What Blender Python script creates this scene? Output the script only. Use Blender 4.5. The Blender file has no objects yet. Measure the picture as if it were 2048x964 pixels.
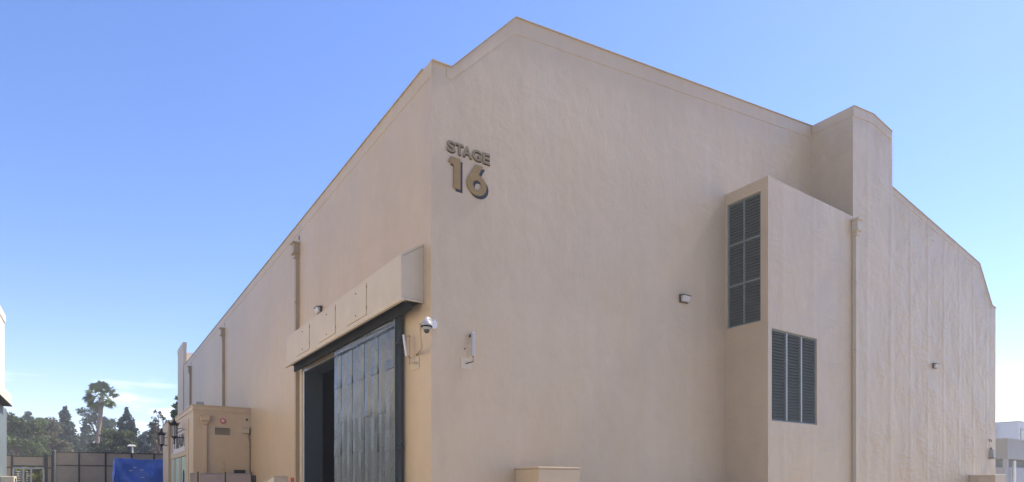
import bpy, math, random
import numpy as np
from mathutils import Vector, Matrix

S = bpy.context.scene
COL = S.collection
R = math.radians

# ---------------------------------------------------------------- camera
cam_d = bpy.data.cameras.new('camera')
cam = bpy.data.objects.new('camera', cam_d)
COL.objects.link(cam)
cam.location = (-6.866, -13.482, 1.6)
cam.rotation_euler = (R(90), 0, R(-34.488))
cam_d.sensor_width = 36
cam_d.lens = 36 * 1225.6 / 2048
cam_d.shift_y = 480 / 2048
cam_d.clip_start = 0.1
cam_d.clip_end = 5000
S.camera = cam

# ---------------------------------------------------------------- sky and sun
SUN_EL, SUN_AZ = 52.0, 90.4         # azimuth clockwise from +Y
w = bpy.data.worlds.new('World')
S.world = w
w.use_nodes = True
nt = w.node_tree
nt.nodes.clear()


def N(tree, typ, **kw):
    n = tree.nodes.new(typ)
    for k, v in kw.items():
        setattr(n, k, v)
    return n


def build_sky():
    L = nt.links.new
    out = N(nt, 'ShaderNodeOutputWorld')
    bg = N(nt, 'ShaderNodeBackground')
    sky = N(nt, 'ShaderNodeTexSky', sky_type='NISHITA', sun_disc=False)
    sky.sun_elevation = R(SUN_EL)
    sky.sun_rotation = R(SUN_AZ)
    sky.altitude = 50
    sky.air_density = 1.0
    sky.dust_density = 0.15
    sky.ozone_density = 2.0
    hs = N(nt, 'ShaderNodeHueSaturation')
    hs.inputs['Saturation'].default_value = 1.12
    tint = N(nt, 'ShaderNodeMixRGB', blend_type='MULTIPLY')
    tint.inputs[0].default_value = 1
    tint.inputs['Color2'].default_value = (1.0, .925, 1.07, 1)
    L(sky.outputs[0], tint.inputs['Color1'])
    L(tint.outputs[0], hs.inputs['Color'])
    # low thin cloud banks near the horizon
    tc = N(nt, 'ShaderNodeTexCoord')
    sep = N(nt, 'ShaderNodeSeparateXYZ')
    L(tc.outputs['Generated'], sep.inputs[0])
    mp = N(nt, 'ShaderNodeMapping')
    mp.inputs['Scale'].default_value = (3.2, 3.2, 17.0)
    mp.inputs['Location'].default_value = (0.4, 0.15, 0.3)
    L(tc.outputs['Generated'], mp.inputs[0])
    nz = N(nt, 'ShaderNodeTexNoise')
    nz.inputs['Scale'].default_value = 2.4
    nz.inputs['Detail'].default_value = 7
    nz.inputs['Roughness'].default_value = 0.55
    L(mp.outputs[0], nz.inputs['Vector'])
    r1 = N(nt, 'ShaderNodeValToRGB')
    r1.color_ramp.elements[0].position = 0.52
    r1.color_ramp.elements[1].position = 0.72
    L(nz.outputs[0], r1.inputs[0])
    r2 = N(nt, 'ShaderNodeValToRGB')       # elevation band
    e = r2.color_ramp.elements
    e[0].position = 0.0
    e[0].color = (1, 1, 1, 1)
    e[1].position = 0.16
    e[1].color = (0, 0, 0, 1)
    k = e.new(0.10)
    k.color = (.75, .75, .75, 1)
    L(sep.outputs[2], r2.inputs[0])
    mul = N(nt, 'ShaderNodeMath', operation='MULTIPLY')
    L(r1.outputs[0], mul.inputs[0])
    L(r2.outputs[0], mul.inputs[1])
    mul2 = N(nt, 'ShaderNodeMath', operation='MULTIPLY')
    mul2.inputs[1].default_value = 0.8
    L(mul.outputs[0], mul2.inputs[0])
    mix = N(nt, 'ShaderNodeMixRGB')
    mix.inputs['Color2'].default_value = (9.2, 9.3, 9.6, 1)
    L(mul2.outputs[0], mix.inputs[0])
    L(hs.outputs[0], mix.inputs['Color1'])
    L(mix.outputs[0], bg.inputs[0])
    bg.inputs[1].default_value = 0.13
    L(bg.outputs[0], out.inputs[0])


build_sky()

sun_d = bpy.data.lights.new('sun', 'SUN')
sun_d.energy = 4.6
sun_d.angle = R(6.0)
sun_d.color = (1.0, 0.88, 0.70)
sun = bpy.data.objects.new('sun', sun_d)
COL.objects.link(sun)
sv = Vector((math.sin(R(SUN_AZ)) * math.cos(R(SUN_EL)), math.cos(R(SUN_AZ)) * math.cos(R(SUN_EL)), math.sin(R(SUN_EL))))
sun.rotation_euler = sv.to_track_quat('Z', 'Y').to_euler()
sun.location = (60, 0, 60)

S.view_settings.view_transform = 'Standard'
S.view_settings.look = 'None'
S.view_settings.gamma = 1
S.view_settings.use_curve_mapping = False
S.view_settings.exposure = 0.88
S.cycles.max_bounces = 6
S.cycles.diffuse_bounces = 4
S.cycles.use_denoising = True


# ---------------------------------------------------------------- helpers
class MB:
    """collects faces; build() links them as one mesh object"""

    def __init__(self):
        self.v, self.f, self.smooth = [], [], False

    def face(self, pts):
        i = len(self.v)
        self.v += [tuple(p) for p in pts]
        self.f.append(tuple(range(i, i + len(pts))))

    def box(self, x0, x1, y0, y1, z0, z1):
        i = len(self.v)
        self.v += [(x0, y0, z0), (x1, y0, z0), (x1, y1, z0), (x0, y1, z0),
                   (x0, y0, z1), (x1, y0, z1), (x1, y1, z1), (x0, y1, z1)]
        self.f += [tuple(i + k for k in q) for q in
                   ((0, 3, 2, 1), (4, 5, 6, 7), (0, 1, 5, 4), (1, 2, 6, 5), (2, 3, 7, 6), (3, 0, 4, 7))]
        return self

    def prism(self, poly, axis, a, b):
        """poly of 2-D points: axis 'y' -> (x,z), 'x' -> (y,z), 'z' -> (x,y)"""
        def p3(p, t):
            return {'y': (p[0], t, p[1]), 'x': (t, p[0], p[1]), 'z': (p[0], p[1], t)}[axis]
        n = len(poly)
        i = len(self.v)
        self.v += [p3(p, a) for p in poly] + [p3(p, b) for p in poly]
        self.f.append(tuple(range(i, i + n)))
        self.f.append(tuple(range(i + 2 * n - 1, i + n - 1, -1)))
        for k in range(n):
            j = (k + 1) % n
            self.f.append((i + k, i + n + k, i + n + j, i + j))
        return self

    def frustum(self, r0, r1):
        """two rectangles (x0,x1,y0,y1,z) joined"""
        i = len(self.v)
        for (x0, x1, y0, y1, z) in (r0, r1):
            self.v += [(x0, y0, z), (x1, y0, z), (x1, y1, z), (x0, y1, z)]
        self.f += [tuple(i + k for k in q) for q in
                   ((0, 3, 2, 1), (4, 5, 6, 7), (0, 1, 5, 4), (1, 2, 6, 5), (2, 3, 7, 6), (3, 0, 4, 7))]
        return self

    def tube(self, pts, rad, n=8, caps=True):
        pts = [Vector(p) for p in pts]
        if not hasattr(rad, '__len__'):
            rad = [rad] * len(pts)
        base = len(self.v)
        for k, p in enumerate(pts):
            t = (pts[min(k + 1, len(pts) - 1)] - pts[max(k - 1, 0)]).normalized()
            ref = Vector((0, 0, 1)) if abs(t.z) < .9 else Vector((1, 0, 0))
            a = t.cross(ref).normalized()
            b = t.cross(a)
            for q in range(n):
                an = 2 * math.pi * q / n
                self.v.append(tuple(p + rad[k] * (a * math.cos(an) + b * math.sin(an))))
        for k in range(len(pts) - 1):
            for q in range(n):
                r = (q + 1) % n
                self.f.append((base + k * n + q, base + k * n + r, base + (k + 1) * n + r, base + (k + 1) * n + q))
        if caps:
            self.f.append(tuple(base + q for q in range(n - 1, -1, -1)))
            self.f.append(tuple(base + (len(pts) - 1) * n + q for q in range(n)))
        return self

    def lathe(self, c, prof, n=16, axis='z'):
        """prof: (radius, height) pairs from c along axis"""
        base = len(self.v)
        for (r, h) in prof:
            for q in range(n):
                an = 2 * math.pi * q / n
                u, v = r * math.cos(an), r * math.sin(an)
                d = {'z': (u, v, h), 'y': (u, h, v), 'x': (h, u, v)}[axis]
                self.v.append((c[0] + d[0], c[1] + d[1], c[2] + d[2]))
        for k in range(len(prof) - 1):
            for q in range(n):
                r = (q + 1) % n
                self.f.append((base + k * n + q, base + k * n + r, base + (k + 1) * n + r, base + (k + 1) * n + q))
        self.f.append(tuple(base + q for q in range(n)))
        self.f.append(tuple(base + (len(prof) - 1) * n + q for q in range(n)))
        return self

    def build(self, name, mat, parent=None, bevel=0, smooth=False, loc=None):
        me = bpy.data.meshes.new(name)
        off = wloc(parent) if parent else Vector((0, 0, 0))
        if loc is not None:                      # vertices are given relative to loc
            vv = self.v
        else:
            vv = [(x - off.x, y - off.y, z - off.z) for x, y, z in self.v]
        me.from_pydata(vv, [], self.f)
        me.validate()
        import bmesh
        bm = bmesh.new()
        bm.from_mesh(me)
        bmesh.ops.recalc_face_normals(bm, faces=bm.faces)
        bm.to_mesh(me)
        bm.free()
        if smooth:
            me.shade_smooth()
        me.materials.append(mat)
        o = bpy.data.objects.new(name, me)
        COL.objects.link(o)
        if parent:
            o.parent = parent
        if loc is not None:
            o.location = Vector(loc) - off
        if bevel:
            m = o.modifiers.new('bevel', 'BEVEL')
            m.width = bevel
            m.segments = 2
            m.limit_method = 'ANGLE'
        return o


def wloc(o):
    v = Vector((0, 0, 0))
    while o:
        v += o.location
        o = o.parent
    return v


def tag(o, label=None, cat=None, group=None, kind=None):
    for k, v in (('label', label), ('category', cat), ('group', group), ('kind', kind)):
        if v:
            o[k] = v
    return o


def thing(name, loc, label, cat, group=None):
    o = bpy.data.objects.new(name, None)
    o.empty_display_size = .3
    COL.objects.link(o)
    o.location = loc
    return tag(o, label, cat, group)


def inst(src, parent, loc, name=None):
    o = bpy.data.objects.new(name or src.name.split('.')[0], src.data)
    COL.objects.link(o)
    o.parent = parent
    o.location = Vector(loc) - wloc(parent)
    o.rotation_euler = src.rotation_euler
    return o


# ---------------------------------------------------------------- materials
def mat_base(name, col, rough=.8, metal=0, spec=.5):
    m = bpy.data.materials.new(name)
    m.use_nodes = True
    b = m.node_tree.nodes['Principled BSDF']
    b.inputs['Base Color'].default_value = (*col, 1)
    b.inputs['Roughness'].default_value = rough
    b.inputs['Metallic'].default_value = metal
    b.inputs['Specular IOR Level'].default_value = spec
    return m, m.node_tree, b


def noise(t, vec, scale, detail=4, rough=.5):
    n = N(t, 'ShaderNodeTexNoise')
    n.inputs['Scale'].default_value = scale
    n.inputs['Detail'].default_value = detail
    n.inputs['Roughness'].default_value = rough
    t.links.new(vec, n.inputs['Vector'])
    return n.outputs[0]


def mapping(t, vec, scale):
    n = N(t, 'ShaderNodeMapping')
    n.inputs['Scale'].default_value = scale
    t.links.new(vec, n.inputs[0])
    return n.outputs[0]


def maprange(t, v, a, b, c, d):
    n = N(t, 'ShaderNodeMapRange')
    for i, x in enumerate((a, b, c, d)):
        n.inputs[i + 1].default_value = x
    t.links.new(v, n.inputs[0])
    return n.outputs[0]


def math_(t, op, a, b):
    n = N(t, 'ShaderNodeMath', operation=op)
    for i, x in enumerate((a, b)):
        if isinstance(x, (int, float)):
            n.inputs[i].default_value = x
        else:
            t.links.new(x, n.inputs[i])
    return n.outputs[0]


def varied(name, col, rough=.7, metal=0, amount=.15, scale=3, bump=0, bscale=30, stretch=(1, 1, 1), spec=.5):
    """a plain colour broken up by noise, with optional fine relief"""
    m, t, b = mat_base(name, col, rough, metal, spec)
    g = N(t, 'ShaderNodeNewGeometry')
    vec = mapping(t, g.outputs['Position'], stretch)
    n = noise(t, vec, scale, 5, .6)
    f = maprange(t, n, .3, .7, 1 - amount, 1 + amount)
    mx = N(t, 'ShaderNodeVectorMath', operation='SCALE')
    mx.inputs[0].default_value = col
    t.links.new(f, mx.inputs['Scale'])
    t.links.new(mx.outputs[0], b.inputs['Base Color'])
    if bump:
        bn = noise(t, vec, bscale, 3, .6)
        bp = N(t, 'ShaderNodeBump')
        bp.inputs['Strength'].default_value = 1
        bp.inputs['Distance'].default_value = bump
        t.links.new(bn, bp.inputs['Height'])
        t.links.new(bp.outputs[0], b.inputs['Normal'])
    return m


def stucco(name, col, relief=1.0, ripple=0.0, sheen=.65):
    """painted cement render: grain, trowel patches, faint runs, optional horizontal trowel ripple"""
    m, t, b = mat_base(name, col, .48, 0, sheen)
    L = t.links.new
    g = N(t, 'ShaderNodeNewGeometry')
    P = g.outputs['Position']
    sep = N(t, 'ShaderNodeSeparateXYZ')
    L(P, sep.inputs[0])
    big = noise(t, P, .22, 4, .55)
    runs = noise(t, mapping(t, P, (1.5, 1.5, .11)), 1.3, 5, .6)
    mott = noise(t, P, 2.1, 5, .6)
    f1 = maprange(t, big, .3, .7, .94, 1.06)
    f2 = maprange(t, runs, .3, .7, .98, 1.018)
    f3 = maprange(t, mott, .3, .7, .965, 1.035)
    f = math_(t, 'MULTIPLY', math_(t, 'MULTIPLY', f1, f2), f3)
    # slightly yellower paint in patches
    mixc = N(t, 'ShaderNodeMixRGB')
    mixc.inputs[1].default_value = (*col, 1)
    mixc.inputs[2].default_value = (col[0] * 1.0, col[1] * .965, col[2] * .89, 1)
    patch = noise(t, mapping(t, P, (1, 1, .5)), .5, 4, .6)
    L(maprange(t, patch, .35, .65, 0, 1), mixc.inputs[0])
    sc = N(t, 'ShaderNodeVectorMath', operation='SCALE')
    L(mixc.outputs[0], sc.inputs[0])
    L(f, sc.inputs['Scale'])
    L(sc.outputs[0], b.inputs['Base Color'])
    # relief
    grain = math_(t, 'MULTIPLY', noise(t, P, 26, 4, .7), .005 * relief)
    tro = math_(t, 'MULTIPLY', noise(t, mapping(t, P, (1, 1, .55)), 3.2, 4, .55), .02 * relief)
    vert = math_(t, 'MULTIPLY', noise(t, mapping(t, P, (1, 1, .06)), 2.6, 3, .5), .0018 * relief)
    h = math_(t, 'ADD', math_(t, 'ADD', grain, tro), vert)
    if ripple:
        # horizontal trowel laps inside vertical bays, stronger towards the far end of the wall
        amp = maprange(t, sep.outputs[0], 8, 28, .08, 1.0)
        lap = noise(t, mapping(t, P, (.8, .8, 2.8)), 1.7, 4, .6)
        gate = maprange(t, noise(t, mapping(t, P, (.8, .8, .6)), .9, 3, .5), .42, .62, .15, 1)
        rp = math_(t, 'MULTIPLY', math_(t, 'MULTIPLY', math_(t, 'MULTIPLY', lap, gate), amp), .14 * ripple)
        h = math_(t, 'ADD', h, rp)
        wv = N(t, 'ShaderNodeTexWave', wave_type='BANDS', bands_direction='X', wave_profile='SIN')
        wv.inputs['Scale'].default_value = .165
        wv.inputs['Distortion'].default_value = .7
        wv.inputs['Detail'].default_value = 3
        wv.inputs['Detail Scale'].default_value = 1.2
        L(mapping(t, P, (1, 1, .25)), wv.inputs['Vector'])
        rib = math_(t, 'POWER', wv.outputs[1], 14)
        h = math_(t, 'ADD', h, math_(t, 'MULTIPLY', math_(t, 'MULTIPLY', rib, amp), .03 * ripple))
    bp = N(t, 'ShaderNodeBump')
    bp.inputs['Strength'].default_value = 1
    bp.inputs['Distance'].default_value = 1
    L(h, bp.inputs['Height'])
    L(bp.outputs[0], b.inputs['Normal'])
    return m


TAUPE = (.442, .356, .247)
M = {}
M['stucco'] = stucco('stucco_taupe_lit', (.468, .38, .27), .8, sheen=.3)  # same paint as the front, bounce light put in as a lighter tone
M['stucco_front'] = stucco('stucco_front', TAUPE, .8, ripple=1.0)
M['stucco_white'] = stucco('stucco_white', (.86, .78, .65), .3)
M['trim'] = varied('painted_trim', (.46, .40, .30), .5, 0, .06, 1.2, .002, 20)
M['pipe_paint'] = varied('downspout_paint', (.34, .27, .175), .5, 0, .08, 2)
M['lip'] = varied('canopy_lip', (.55, .49, .38), .45, 0, .08, 3)
M['coping'] = varied('coping_metal', (.38, .33, .26), .6, 0, .15, 2)
M['dark'] = varied('dark_steel', (.012, .015, .016), .8, 0, .3, 3, spec=.15)
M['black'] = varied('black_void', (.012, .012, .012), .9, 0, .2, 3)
M['bluegrey'] = varied('blue_grey_paint', (.042, .06, .07), .5, 0, .12, 1.5, spec=.3)
M['louvre'] = varied('louvre_paint', (.075, .088, .076), .7, 0, .1, 4, spec=.2)
M['louvre_frame'] = varied('louvre_frame_paint', (.15, .175, .165), .6, 0, .1, 4, spec=.3)
M['galv_light'] = varied('pale_mullion', (.36, .40, .40), .4, .1, .08, 5)
M['alu'] = varied('bare_aluminium', (.62, .64, .64), .35, .6, .08, 5)
M['white_paint'] = varied('white_enamel', (.58, .59, .60), .4, 0, .05, 6)
M['light_grey'] = varied('light_grey_plastic', (.36, .36, .38), .5, 0, .05, 6)
M['bronze'] = varied('lamp_bronze', (.07, .06, .05), .5, .5, .2, 8)
M['gold'] = varied('gold_paint', (.22, .142, .038), .55, 0, .1, 3)
M['letter'] = varied('letter_tan', (.19, .14, .07), .55, 0, .1, 3)
M['navy'] = varied('navy_shade', (.025, .035, .05), .7, 0, .15, 4, spec=.2)
M['umber'] = varied('letter_shade', (.03, .026, .022), .7, 0, .15, 4, spec=.2)
M['roof'] = varied('roof_membrane', (.55, .55, .54), .8, 0, .1, 1)
M['iron'] = varied('wrought_iron', (.02, .02, .018), .5, .6, .3, 10)
M['glass_lamp'] = varied('frosted_lamp_glass', (.38, .39, .40), .25, 0, .05, 5)
M['sea'] = varied('seafoam_door_paint', (.33, .46, .38), .5, 0, .08, 2)
M['brown_door'] = varied('door_brown', (.24, .18, .12), .5, 0, .1, 2)
M['lavender'] = varied('sign_panel_white', (.55, .53, .56), .5, 0, .05, 3)
M['red'] = varied('red_paint', (.42, .07, .07), .45, 0, .1, 6)
M['pink'] = varied('bell_pink', (.62, .42, .42), .45, 0, .08, 6)
M['screen'] = varied('windscreen_mauve', (.33, .28, .275), .85, 0, .07, 2, .004, 9)
M['galv'] = varied('galvanised_pipe', (.30, .31, .31), .45, .6, .15, 8)
M['fence_screen'] = varied('fence_screen_brown', (.36, .295, .195), .85, 0, .1, 1.2, .01, 5)
M['fence_post'] = varied('fence_post_dark', (.03, .03, .024), .6, .2, .2, 5)
M['cream'] = varied('cream_block', (.56, .52, .44), .7, 0, .08, 2)
M['concrete_lt'] = varied('turnstile_grey', (.35, .37, .38), .5, .3, .1, 4)
M['grey_bldg'] = varied('grey_render', (.30, .31, .295), .8, 0, .05, .6)
M['grey_bldg2'] = varied('grey_render_pale', (.36, .38, .40), .8, 0, .05, .6)
M['white_bldg'] = varied('white_render', (.56, .58, .60), .8, 0, .04, .6)
M['glassdark'] = mat_base('window_glass', (.05, .06, .065), .12)[0]


def sheet_metal():
    m, t, b = mat_base('door_sheet_metal', (.065, .085, .095), .25, .45, .5)
    L = t.links.new
    g = N(t, 'ShaderNodeNewGeometry')
    oi = N(t, 'ShaderNodeObjectInfo')
    P = g.outputs['Position']
    n1 = noise(t, mapping(t, P, (1, 1, .5)), 1.6, 2, .5)
    f = math_(t, 'MULTIPLY', maprange(t, n1, .3, .7, .85, 1.15), maprange(t, oi.outputs['Random'], 0, 1, .93, 1.07))
    sc = N(t, 'ShaderNodeVectorMath', operation='SCALE')
    sc.inputs[0].default_value = (.065, .085, .095)
    L(f, sc.inputs['Scale'])
    L(sc.outputs[0], b.inputs['Base Color'])
    L(maprange(t, noise(t, P, 2.2, 1, .4), .3, .7, .2, .32), b.inputs['Roughness'])
    d1 = math_(t, 'MULTIPLY', noise(t, mapping(t, P, (1, 1, .6)), 1.1, 2, .5), .016)
    d2 = math_(t, 'MULTIPLY', noise(t, P, 3, 1, .5), .0006)
    # knocks and creases at bumper height
    sp = N(t, 'ShaderNodeSeparateXYZ')
    L(P, sp.inputs[0])
    zone = math_(t, 'MULTIPLY', maprange(t, sp.outputs[2], 3.0, 3.6, 0, 1), maprange(t, sp.outputs[2], 4.3, 5.0, 1, 0))
    d3 = math_(t, 'MULTIPLY', math_(t, 'MULTIPLY', noise(t, mapping(t, P, (1, 1, .35)), 3, 2, .5), .012), zone)
    bp = N(t, 'ShaderNodeBump')
    bp.inputs['Strength'].default_value = .9
    bp.inputs['Distance'].default_value = 1
    L(math_(t, 'ADD', math_(t, 'ADD', d1, d2), d3), bp.inputs['Height'])
    L(bp.outputs[0], b.inputs['Normal'])
    return m


M['sheet'] = sheet_metal()


def tarp_mat():
    m, t, b = mat_base('blue_tarp', (.03, .12, .52), .42, 0, .5)
    L = t.links.new
    g = N(t, 'ShaderNodeNewGeometry')
    P = g.outputs['Position']
    n = noise(t, mapping(t, P, (1, 1, .6)), 2.2, 6, .65)
    bp = N(t, 'ShaderNodeBump')
    bp.inputs['Strength'].default_value = .8
    bp.inputs['Distance'].default_value = .12
    L(n, bp.inputs['Height'])
    L(bp.outputs[0], b.inputs['Normal'])
    return m


M['tarp'] = tarp_mat()


def leaf_mat(name, col, var=.35):
    m, t, b = mat_base(name, col, .6, 0, .3)
    L = t.links.new
    g = N(t, 'ShaderNodeNewGeometry')
    n = noise(t, g.outputs['Position'], .8, 3, .6)
    n2 = noise(t, g.outputs['Position'], 9, 2, .6)
    f = math_(t, 'MULTIPLY', maprange(t, n, .3, .7, 1 - var, 1 + var), maprange(t, n2, .3, .7, .75, 1.25))
    sc = N(t, 'ShaderNodeVectorMath', operation='SCALE')
    sc.inputs[0].default_value = col
    L(f, sc.inputs['Scale'])
    L(sc.outputs[0], b.inputs['Base Color'])
    tr = N(t, 'ShaderNodeBsdfTranslucent')
    L(sc.outputs[0], tr.inputs[0])
    mx = N(t, 'ShaderNodeMixShader')
    mx.inputs[0].default_value = .3
    L(b.outputs[0], mx.inputs[1])
    L(tr.outputs[0], mx.inputs[2])
    L(mx.outputs[0], t.nodes['Material Output'].inputs[0])
    return m


M['bark'] = varied('bark', (.13, .095, .07), .9, 0, .3, 3, .02, 12, (1, 1, .3))
M['palm_bark'] = varied('palm_bark', (.24, .19, .15), .9, 0, .25, 6, .03, 10, (.3, .3, 2))

# ---------------------------------------------------------------- ground
gm, gt, gb = mat_base('yard_concrete', (.43, .37, .285), .9)
gg = N(gt, 'ShaderNodeNewGeometry')
gn = noise(gt, gg.outputs['Position'], .35, 6, .6)
gs = N(gt, 'ShaderNodeVectorMath', operation='SCALE')
gs.inputs[0].default_value = (.43, .37, .285)
gt.links.new(maprange(gt, gn, .3, .7, .8, 1.2), gs.inputs['Scale'])
gt.links.new(gs.outputs[0], gb.inputs['Base Color'])
g = MB()
g.face([(-1500, -1500, 0), (1500, -1500, 0), (1500, 1500, 0), (-1500, 1500, 0)])
tag(g.build('ground', gm), kind='structure')

# ---------------------------------------------------------------- the sound stage
stage = thing('stage_building', (0, 0, 0), 'huge taupe stucco sound stage with gabled parapet filling most of the view', 'building')
GABLE = [(0, 11.89), (.54, 11.92), (2.49, 14.0), (18.4, 16.02), (34.13, 13.79), (35.98, 11.75), (36.6, 11.66)]


def wall_holes(mb, axis, pos, th, u0, u1, z0, z1, holes):
    """wall slab in plane axis=pos (thickness towards +), with rectangular holes (u0,u1,z0,z1)"""
    us = sorted({u0, u1, *[h[0] for h in holes], *[h[1] for h in holes]})
    zs = sorted({z0, z1, *[h[2] for h in holes], *[h[3] for h in holes]})

    def filled(i, j):
        if not (0 <= i < len(us) - 1 and 0 <= j < len(zs) - 1):
            return False
        cu, cz = (us[i] + us[i + 1]) / 2, (zs[j] + zs[j + 1]) / 2
        return not any(h[0] < cu < h[1] and h[2] < cz < h[3] for h in holes)

    def P(u, z, d):
        return (pos + d, u, z) if axis == 'x' else (u, pos + d, z)
    for i in range(len(us) - 1):
        for j in range(len(zs) - 1):
            if not filled(i, j):
                continue
            a, b_, c, d = us[i], us[i + 1], zs[j], zs[j + 1]
            mb.face([P(a, c, 0), P(b_, c, 0), P(b_, d, 0), P(a, d, 0)])
            mb.face([P(a, c, th), P(b_, c, th), P(b_, d, th), P(a, d, th)])
            for (di, dj, e) in ((-1, 0, (a, c, a, d)), (1, 0, (b_, c, b_, d)), (0, -1, (a, c, b_, c)), (0, 1, (a, d, b_, d))):
                if not filled(i + di, j + dj):
                    mb.face([P(e[0], e[1], 0), P(e[2], e[3], 0), P(e[2], e[3], th), P(e[0], e[1], th)])
    return mb


MB().prism([(0, 0)] + GABLE + [(36.6, 0)], 'y', 0, .4).build('front_wall', M['stucco_front'], stage)
MB().prism([(0.01, 0)] + [(x if 0 < x < 36.6 else min(max(x, .01), 36.59), z - .35) for x, z in GABLE] + [(36.59, 0)], 'y', 52.2, 52.6).build('rear_wall', M['stucco'], stage)
# inner thickness .67 as the deep door reveal shows
wall_holes(MB(), 'x', 0, .67, .402, 52.19, 0, 11.89, [(5.9, 10.72, -1, 5.86)]).build('side_wall', M['stucco'], stage)
MB().box(36.2, 36.58, .402, 52.19, 0, 11.6).build('far_side_wall', M['stucco'], stage)
rf = MB()
RP = [(.6, 11.3), (2.6, 13.2), (18.4, 15.2), (34.0, 13.0), (36.1, 11.1)]
for (a, b_) in zip(RP, RP[1:]):
    rf.face([(a[0], .41, a[1]), (b_[0], .41, b_[1]), (b_[0], 52.18, b_[1]), (a[0], 52.18, a[1])])
rf.build('roof', M['roof'], stage)

# raised band under the coping, chamfered underneath
def band(mb, top, drop, axis, pos, sgn=-1, proud=.013):
    low = [(u, z - d) for (u, z), d in zip(top, drop)]
    low2 = [(u, z - .004) for (u, z) in low]

    def P(p, t):
        return (p[0], t, p[1]) if axis == 'y' else (t, p[0], p[1])
    o = pos + sgn * proud
    i_ = pos + sgn * -.002
    for k in range(len(top) - 1):
        mb.face([P(top[k], o), P(top[k + 1], o), P(low[k + 1], o), P(low[k], o)])
        mb.face([P(low[k], o), P(low[k + 1], o), P(low2[k + 1], i_), P(low2[k], i_)])
        mb.face([P(top[k], o), P(top[k + 1], o), P(top[k + 1], i_), P(top[k], i_)])
    for k in (0, len(top) - 1):
        mb.face([P(top[k], o), P(low[k], o), P(low2[k], i_), P(top[k], i_)])
    return mb


def coping(mb, pts, axis, a, b_, th=.022):
    for (p, q) in zip(pts, pts[1:]):
        mb.prism([p, q, (q[0], q[1] + th), (p[0], p[1] + th)], axis, a, b_)
    return mb


GL = [(.42, 11.913), (.56, 11.93), (2.49, 14.0), (16.97, 15.838)]
band(MB(), GL, [.24, .30, .43, .46], 'y', 0).build('gable_band', M['stucco_front'], stage)
band(MB(), [(20.15, 15.775), (34.13, 13.79), (35.98, 11.75)], [.3, .3, .25], 'y', 0, -1, .015).build('gable_band', M['stucco_front'], stage)
coping(MB(), GABLE, 'y', -.055, .42).build('coping', M['coping'], stage)
band(MB(), [(-.03, 11.89), (48.4, 11.89)], [.36, .36], 'x', 0).build('side_band', M['stucco'], stage)
coping(MB(), [(.425, 11.892), (48.4, 11.892)], 'x', -.05, .3, .03).build('coping', M['coping'], stage)
# raised fin and rear parapet at the far end
MB().box(-.06, .2, 48.4, 52.62, 0, 14.02).build('rear_fin', M['stucco'], stage)
MB().box(-.085, .22, 48.37, 52.64, 13.6, 14.05).build('fin_band', M['stucco'], stage)
MB().prism([(.21, 11), (.21, 13.72), (1.2, 13.76), (2.2, 13.7), (4, 13.3), (7, 13.2), (7, 11)], 'y', 51.6, 52.15).build('rear_parapet', M['stucco_white'], stage)

# tower
TW = [(16.97, 15.83), (18.5, 16.03), (20.05, 15.84)]
tb = MB()
tb.prism([(16.97, 0)] + TW + [(20.05, 15.46), (20.14, 15.46), (20.14, 0)], 'y', -1.64, .2)
tb.build('tower', M['stucco_front'], stage)
b1 = band(MB(), [(16.94, 15.83), (18.5, 16.03), (20.07, 15.84)], [.36, .36, .36], 'y', -1.64, -1, .02)
band(b1, [(-1.67, 15.83), (-.04, 15.835)], [.36, .36], 'x', 16.97, -1, .02)
b1.build('tower_band', M['stucco_front'], stage)
cp = coping(MB(), TW, 'y', -1.69, .25)
cp.build('coping', M['coping'], stage)

# annex with the two louvres
LV1 = (-1.36, -.05, 6.93, 11.26)
LV2 = (11.71, 14.47, 3.60, 6.67)
ax = MB()
wall_holes(ax, 'x', 11.5, .15, -1.63, -.002, 0, 11.65, [LV1])
wall_holes(ax, 'y', -1.63, .15, 11.652, 16.968, 0, 11.65, [LV2])
ax.face([(11.52, -1.6, 11.62), (16.96, -1.6, 11.62), (16.96, 0, 11.62), (11.52, 0, 11.62)])
ax.build('annex_wall', M['stucco_front'], stage)


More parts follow.
